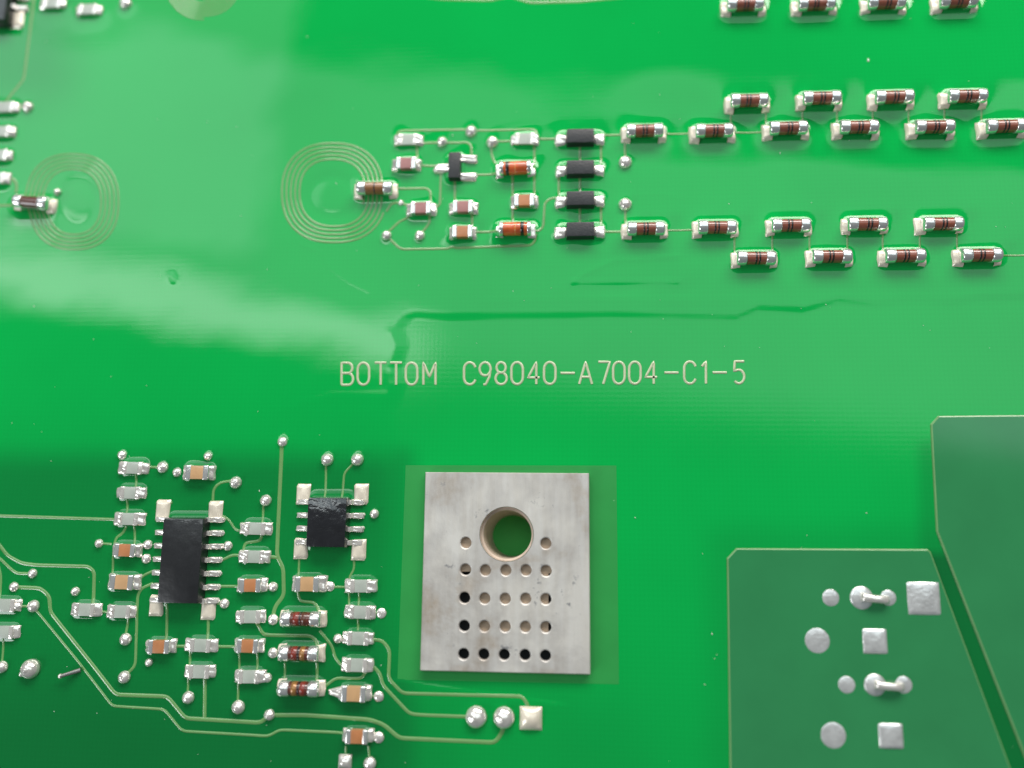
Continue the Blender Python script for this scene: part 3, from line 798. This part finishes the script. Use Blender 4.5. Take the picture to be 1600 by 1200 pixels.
def chip_meshes():
    d = {}
    d['cap'] = box(1.30, 1.16, .78, (0, 0, .46), .05, name='ceramic_body')
    d['res'] = box(1.30, 1.16, .44, (0, 0, .30), .04, name='ceramic_body')
    d['tcap'] = box(.50, 1.28, .86, (.78, 0, .47), .13, 3, name='terminal')
    d['tres'] = box(.46, 1.24, .52, (.78, 0, .31), .10, 3, name='terminal')
    for s in range(6):
        d['sc%d' % s] = fillet(1.40, .62, .72, 50+s, .42, flare=.03)
        d['sr%d' % s] = fillet(1.34, .66, .56, 70+s, .38, flare=.03)
    d['point'] = fillet(1.30, 1.25, .55, 99, flare=-.75)
    return d
CM = chip_meshes()
def shared(me, material):
    k = (me.name, material)
    if k not in PREFIX:
        m2 = me.copy(); m2.materials.clear(); m2.materials.append(MATS[material]); PREFIX[k] = m2
    return PREFIX[k]
for u, v, kind, lab in CHIPS:
    res = kind == 'pale'
    c = P(u, v, .6 if res else .9)
    t = thing('chip_resistor' if res else 'chip_capacitor', lab, 'resistor' if res else 'capacitor', (c[0], c[1], .02), random.uniform(-.02, .02),
              'pale chip resistors' if res else 'coloured chip capacitors')
    s = BIG.get(kind, 1.0); t.scale = (s, s, 1)
    link('ceramic_body', shared(CM['res' if res else 'cap'], 'chip_'+kind), t)
    for sg in (0, 1):
        o = link('terminal', shared(CM['tres' if res else 'tcap'], 'solder' if res else 'cap_metal'), t); o.rotation_euler.z = math.pi*sg
        me = CM[('sr%d' if res else 'sc%d') % random.randrange(6)]
        if 'pointed' in lab and sg: me = CM['point']
        o = link('solder_joint', shared(me, 'solder'), t); o.rotation_euler.z = math.pi*sg
        o.location = ((-1 if sg else 1)*.95*MM, 0, 0); o.scale = (random.uniform(.8, 1.15), random.uniform(.92, 1.08), random.uniform(.85, 1.1))

# ---- black rectangular diodes
DB = box(2.85, 1.62, 1.05, (0, 0, .62), .10, 2, .95, 'body')
DL = box(.75, .95, .16, (1.72, 0, .30), .05, 1, name='lead')
DS = [fillet(1.35, .72, .62, 120+s, .46) for s in range(4)]
for u, v, lab in DIODES:
    c = P(u, v, 1.1)
    t = thing('rectangular_diode', lab, 'diode', (c[0], c[1], .02), 0, 'black rectangular diodes in a column')
    link('body', shared(DB, 'epoxy'), t)
    for sg in (0, 1):
        o = link('lead', shared(DL, 'solder'), t); o.rotation_euler.z = math.pi*sg
        o = link('solder_joint', shared(random.choice(DS), 'solder'), t); o.rotation_euler.z = math.pi*sg
        o.location = ((-1.85 if sg else 1.85)*MM, -.05*MM, 0); o.scale.x = random.uniform(.9, 1.2)

# ---- orange glass diodes
GB = lathe_x([(-1.3, .60), (-1.0, .68), (1.0, .68), (1.3, .60)], .80, 28, 'glass_body', False)
GC = lathe_x([(1.20, .55), (1.22, .74), (1.30, .77), (1.52, .77), (1.60, .70)], .80, 28, 'end_cap')
GN = lathe_x([(-.02, .66), (0, .692), (.32, .692), (.34, .66)], .80, 28, 'band', False)
GA = lathe_x([(-.4, .66), (-.38, .688), (-.30, .688), (-.28, .66)], .80, 28, 'band', False)
for u, v, fl, lab in GLASS:
    c = P(u, v, .9)
    t = thing('glass_diode', lab, 'diode', (c[0], c[1], .02), .03 if not fl else 0, 'orange glass diodes')
    g = link('glass_body', shared(GB, 'glass_orange'), t)
    o = link('band', shared(GN, 'band_black'), g); o.location.x = (.55 if fl else -.95)*MM
    o = link('band', shared(GA, 'glass_amber'), g); o.location.x = .35*MM
    for sg in (0, 1):
        o = link('end_cap', shared(GC, 'cap_metal'), t); o.rotation_euler.z = math.pi*sg
        o = link('solder_joint', shared(MF['s%d' % (sg+fl)], 'solder'), t); o.rotation_euler.z = math.pi*sg
        o.location = ((-1.5 if sg else 1.5)*MM, -.04*MM, 0)

# ---- three-legged transistor
t = thing('transistor', 'small black transistor with three tinned legs in the upper component group', 'transistor', (SOT[0], SOT[1], .02))
link('body', shared(box(1.30, 2.85, .95, (0, 0, .60), .10, 2, .92, 'body'), 'epoxy'), t)
SL = box(.7, .5, .14, (.85, 0, .28), .05, 1, name='lead'); SS = [fillet(1.0, 1.35, .50, 140+s, .42) for s in range(3)]
for k, (sg, yy) in enumerate([(0, .98), (0, -.95), (1, 0)]):
    o = link('lead', shared(SL, 'solder'), t); o.rotation_euler.z = math.pi*sg; o.location.y = yy*MM
    o = link('solder_joint', shared(SS[k], 'solder'), t); o.rotation_euler.z = math.pi*sg
    o.location = ((-.78 if sg else .78)*MM, yy*MM, 0); o.scale = (1.15, 1, 1)

# ---- leaded chips
def lead_mesh(h=.80, run=1.3):
    """gull wing: leaves the body at height h, bends down to the board"""
    prof = [(-.15, h), (.14, h), (.26, h-.10), (.36, .50), (.48, .42), (run, .40)]
    th = .16; w = .46
    bm = bmesh.new(); rows = []
    for i, (x, z) in enumerate(prof):
        rows.append([bm.verts.new((x, sy*w/2, z+dz)) for sy, dz in ((-1, 0), (1, 0), (1, -th), (-1, -th))])
    for a, b in zip(rows, rows[1:]):
        for k in range(4): bm.faces.new((a[k], a[(k+1) % 4], b[(k+1) % 4], b[k]))
    bm.faces.new(rows[0]); bm.faces.new(rows[-1])
    bmesh.ops.bevel(bm, geom=bm.edges[:], offset=.03, segments=1, affect='EDGES')
    return bm_mesh(bm, 'lead', True, math.radians(40))
LM = lead_mesh()
LS = [fillet(.62, 1.05, .46, 160+s, .36) for s in range(4)]
def corner_pad(w, l, h=.34):
    bm = bmesh.new(); n = 8; V = {}
    for j in range(n+1):
        for i in range(n+1):
            x, y = -1+2*i/n, -1+2*j/n
            e = (i in (0, n) or j in (0, n))
            V[i, j] = bm.verts.new((x*w/2, y*l/2, 0 if e else h+.05*math.sin(4*x+1)*math.cos(3*y)))
    for j in range(n):
        for i in range(n): bm.faces.new((V[i, j], V[i+1, j], V[i+1, j+1], V[i, j+1]))
    return bm_mesh(bm, 'corner_pad')
CP = corner_pad(1.5, 2.1)
def chip_ic(name, label, A, B, n, hz, corners, skew_pad):
    cx, cy = (A[0]+B[0])/2, (A[1]+B[1])/2
    w, l = abs(B[0]-A[0]), abs(A[1]-B[1])
    t = thing(name, label, 'chip', (cx, cy, .02))
    link('body', shared(box(w, l, hz-.15, (0, 0, .12+(hz-.15)/2), .13, 2, .95, 'body'), 'epoxy_lumpy' if name == 'short_chip' else 'epoxy_wet'), t)
    for sg in (0, 1):
        for k in range(n):
            y = (k-(n-1)/2)*1.27
            x = (w/2-.04)*(-1 if sg else 1)
            o = link('lead', shared(LM, 'solder'), t); o.rotation_euler.z = math.pi*sg; o.location = (x*MM, y*MM, 0)
            o = link('solder_joint', shared(random.choice(LS), 'solder'), t); o.rotation_euler.z = math.pi*sg
            o.location = ((x+(-.42 if sg else .42))*MM, y*MM, 0)
    for u, v in corners:
        p = P(u, v, .2)
        o = link('corner_pad', shared(CP, 'pad_tin'), t); o.location = ((p[0]-cx)*MM, (p[1]-cy)*MM, 0)
    return t
chip_ic('long_chip', 'long black fourteen-legged chip in the lower left component group', IC1[0], IC1[1], 7, 1.6,
        [(254, 797), (336, 799), (244, 946), (325, 952)], 1)
chip_ic('short_chip', 'short black eight-legged chip with wet lumpy varnish on top', IC2[0], IC2[1], 4, 1.5,
        [(474, 772), (564, 772), (470, 857), (560, 859)], 1)
# corner chip, mostly outside the picture
ca, cb = P(-60, -90, 1.5), P(8, 32, 1.5)
chip_ic('corner_chip', 'black chip cut off by the top left picture corner', ca, cb, 5, 1.5, [(26, 30)], 1)

# ---- solder cone and cut pin (lower left)
c = P(44, 1046, .5)
cone = link('solder_cone', dome(.92, .95, 24, 8, .01, .25, seed=8, name='solder_cone'), None, 'solder')
cone.location = (c[0]*MM, c[1]*MM, .05*MM)
cone['label'] = 'large smooth solder cone near the lower left edge'; cone['category'] = 'solder'
tip = link('tip', dome(.3, .4, 14, 5, seed=9, name='tip'), cone, 'solder'); tip.location = (-.8*MM, -.5*MM, 0)
c = P(112, 1051, .3)
t = thing('wire_pin', 'short cut grey wire pin leaning from a hole near the lower left', 'pin', (c[0], c[1], .05), 0.3)
def rod(r, l, name):
    bm = bmesh.new(); bmesh.ops.create_cone(bm, cap_ends=True, segments=12, radius1=r, radius2=r*.8, depth=l)
    bmesh.ops.rotate(bm, verts=bm.verts, matrix=Matrix.Rotation(math.radians(-68), 3, 'Y'))
    bmesh.ops.translate(bm, verts=bm.verts, vec=(0, 0, .42)); return bm_mesh(bm, name, True, math.radians(40))
link('shaft', shared(rod(.2, 1.7, 'shaft'), 'iron_pin'), t)
o = link('tip', shared(dome(.24, .25, 12, 4, name='tip'), 'solder'), t); o.location = (-.85*MM, 0, .62*MM)

# ---- wire links on the right
def wire_link(u0, v0, u1, v1, label):
    a, b = P(u0, v0, .5), P(u1, v1, .5)
    d = b-a; L = np.linalg.norm(d[:2]); ang = math.atan2(d[1], d[0])
    bm = bmesh.new(); n = 12; rings = []; m = 14
    for i in range(m+1):
        s = i/m; x = L*s; z = .30+.34*math.sin(math.pi*s)**.6
        r = .36*(1-.15*math.sin(math.pi*s))
        rings.append([bm.verts.new((x, r*math.cos(q)*1.1, z+r*math.sin(q)*.75)) for q in np.linspace(0, 2*math.pi, n, endpoint=False)])
    for p, q in zip(rings, rings[1:]):
        for i in range(n): bm.faces.new((p[i], p[(i+1) % n], q[(i+1) % n], q[i]))
    bm.faces.new(rings[0]); bm.faces.new(rings[-1])
    o = link('wire_link', bm_mesh(bm, 'wire_link'), None, 'solder')
    o.location = (a[0]*MM, a[1]*MM, .1*MM); o.rotation_euler.z = ang
    o['label'] = label; o['category'] = 'wire'; o['group'] = 'bent wire links between round pads'
wire_link(1346, 933, 1389, 938, 'bent tinned wire link between round pads, beside the large square pad')
wire_link(1367, 1070, 1412, 1074, 'bent tinned wire link between round pads, the lower of two')

# ---- metal plate with holes
def make_plate():
    cx, cy = (pcx0+pcx1)/2, (pcy0+pcy1)/2
    root = thing('metal_plate', 'rectangular tinned metal plate with one large and many small holes', 'plate', (cx, cy, 0))
    bm = bmesh.new()
    def circle(u, v, rp, n, z=ZP, grow=0.0):
        c = P(u, v, ZP); r = rp/pxmm(u, v)+grow
        return [(c[0]-cx+r*math.cos(a), c[1]-cy+r*math.sin(a)) for a in np.linspace(0, 2*math.pi, n, endpoint=False)], c
    holes = []
    cols = {848: [(728, 848), (853, 849)], 890: [(727.5, 890), (758.5, 891), (790.5, 891), (822, 891), (853.5, 892)],
            934: [(726, 934), (757.5, 935), (789.5, 935.5), (821.5, 935.5), (853, 936)],
            978: [(725.5, 978), (757, 978.5), (789.5, 979), (821, 979.5), (853, 980)],
            1022: [(724.5, 1022), (756, 1022.5), (788, 1023), (820.5, 1023.5), (852.5, 1024.5)]}
    for row in cols.values():
        for u, v in row: holes.append((u, v, 8.6, 24))
    w, h = (pcx1-pcx0)/2, (pcy1-pcy0)/2
    def rect(e, z): return [bm.verts.new((sx*(w-e), sy*(h-e), z)) for sx, sy in ((-1, -1), (1, -1), (1, 1), (-1, 1))]
    top = rect(.07, ZP); sh = rect(0, ZP-.08); bot = rect(0, -.3)
    edges = [bm.edges.new((top[i], top[(i+1) % 4])) for i in range(4)]
    loops = []
    for u, v, rp, n in holes+[(791.5, 834.5, 40.5, 48)]:
        pts, c = circle(u, v, rp, n, grow=.09)
        lv = [bm.verts.new((x, y, ZP)) for x, y in pts]
        edges += [bm.edges.new((lv[i], lv[(i+1) % n])) for i in range(n)]
        loops.append((lv, u, v, rp, n))
    bmesh.ops.triangle_fill(bm, use_beauty=True, use_dissolve=False, edges=edges, normal=(0, 0, 1))
    for a, b in ((top, sh), (sh, bot)):
        for i in range(4): bm.faces.new((a[i], a[(i+1) % 4], b[(i+1) % 4], b[i]))
    for lv, u, v, rp, n in loops[:-1]:
        p1, _ = circle(u, v, rp, n)
        a = [bm.verts.new((x, y, ZP-.06)) for x, y in p1]; b = [bm.verts.new((x, y, ZP-.62)) for x, y in p1]
        for r0, r1 in ((lv, a), (a, b)):
            for i in range(n): bm.faces.new((r0[i], r0[(i+1) % n], r1[(i+1) % n], r1[i]))
    for vv in bm.verts: vv.co *= MM
    for f in bm.faces:
        if f.normal.z < 0 and abs(f.normal.z) > .9: f.normal_flip()
    me = bpy.data.meshes.new('face_plate'); bmesh.ops.recalc_face_normals(bm, faces=bm.faces[:]); bm.to_mesh(me); bm.free()
    link('face_plate', me, root, 'plate')
    # stepped bore of the large hole
    c0 = P(791.5, 834.5, ZP); r0 = 40.5/pxmm(791, 834)
    zb = -4.8
    c1 = P(801.5, 837, zb); r1 = 31.5/pxmm(800, 837)*(DIST-zb)/DIST
    bm = bmesh.new(); rings = []; n = 48
    for t, z, k in [(0, ZP, 1.02), (0, ZP-.06, 1.0), (.0, ZP-.75, 1.0), (.10, ZP-.80, .93), (.45, -2.4, None), (1, zb, None)]:
        c = c0+(c1-c0)*t; r = r0*k if k else r0*.93+(r1-r0*.93)*t
        rings.append([bm.verts.new((c[0]-cx+r*math.cos(a), c[1]-cy+r*math.sin(a), z)) for a in np.linspace(0, 2*math.pi, n, endpoint=False)])
    for a, b in zip(rings, rings[1:]):
        for i in range(n): bm.faces.new((a[i], a[(i+1) % n], b[(i+1) % n], b[i]))
    link('bore', bm_mesh(bm, 'bore', True, math.radians(30)), root, 'bore_metal')
    # copper bar behind the small holes, dark hollow behind that
    zt = ZP-.55
    for qi, poly in enumerate(([(704, 828), (742, 828), (742, 893), (704, 893)], [(836, 828), (880, 828), (880, 896), (836, 896)], [(742, 880), (857, 880), (857, 1004), (742, 1004)])):
        zt = ZP-.55-.03*(qi == 2)
        pts = [P(u, v, zt) for u, v in poly]
        bm = bmesh.new()
        a = [bm.verts.new((p[0]-cx, p[1]-cy, zt)) for p in pts]; b = [bm.verts.new((p[0]-cx, p[1]-cy, zt-.3)) for p in pts]
        bm.faces.new(a); bm.faces.new(b[::-1])
        for i in range(4): bm.faces.new((a[i], b[i], b[(i+1) % 4], a[(i+1) % 4]))
        link('copper_bar', bm_mesh(bm, 'copper_bar', False), root, 'copper_tan')
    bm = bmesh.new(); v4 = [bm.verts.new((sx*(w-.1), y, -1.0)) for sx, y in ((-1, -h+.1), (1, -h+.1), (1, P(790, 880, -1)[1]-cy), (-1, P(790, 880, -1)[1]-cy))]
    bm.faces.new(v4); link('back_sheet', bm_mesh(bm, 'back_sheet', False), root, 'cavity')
    # green board glimpsed at the bottom of the bore
    g = bpy.data.meshes.new('lower_board'); q = 6
    g.from_pydata([((c1[0]+a)*MM, (c1[1]+b)*MM, (zb-.05)*MM) for a, b in ((-q, -q), (q, -q), (q, q), (-q, q))], [], [(0, 1, 2, 3)]); g.update()
    o = link('lower_board', g, None, 'lower_green'); o['kind'] = 'structure'
make_plate()

# ---- specks of dust on the mask
bm = bmesh.new()
for k in range(120):
    u, v = random.uniform(0, 1600), random.uniform(0, 1200)
    if 640 < u < 940 and 720 < v < 1070: continue
    c = P(u, v); r = random.uniform(.016, .045)
    mtx = Matrix.Translation((c[0], c[1], H(c[0], c[1])+.03)) @ Matrix.Rotation(random.uniform(0, 3), 4, 'Z') @ Matrix.Diagonal((random.choice((1, 1, 2.6)), 1, .5, 1))
    bmesh.ops.create_icosphere(bm, subdivisions=1, radius=r, matrix=mtx)
c = P(1356, 95); bmesh.ops.create_icosphere(bm, subdivisions=2, radius=.16, matrix=Matrix.Translation((c[0], c[1], .1)) @ Matrix.Diagonal((.6, 1.2, .6, 1)))
o = link('dust', bm_mesh(bm, 'dust'), None, 'dust'); o['kind'] = 'stuff'; o['label'] = 'tiny pale specks of dust scattered over the board'
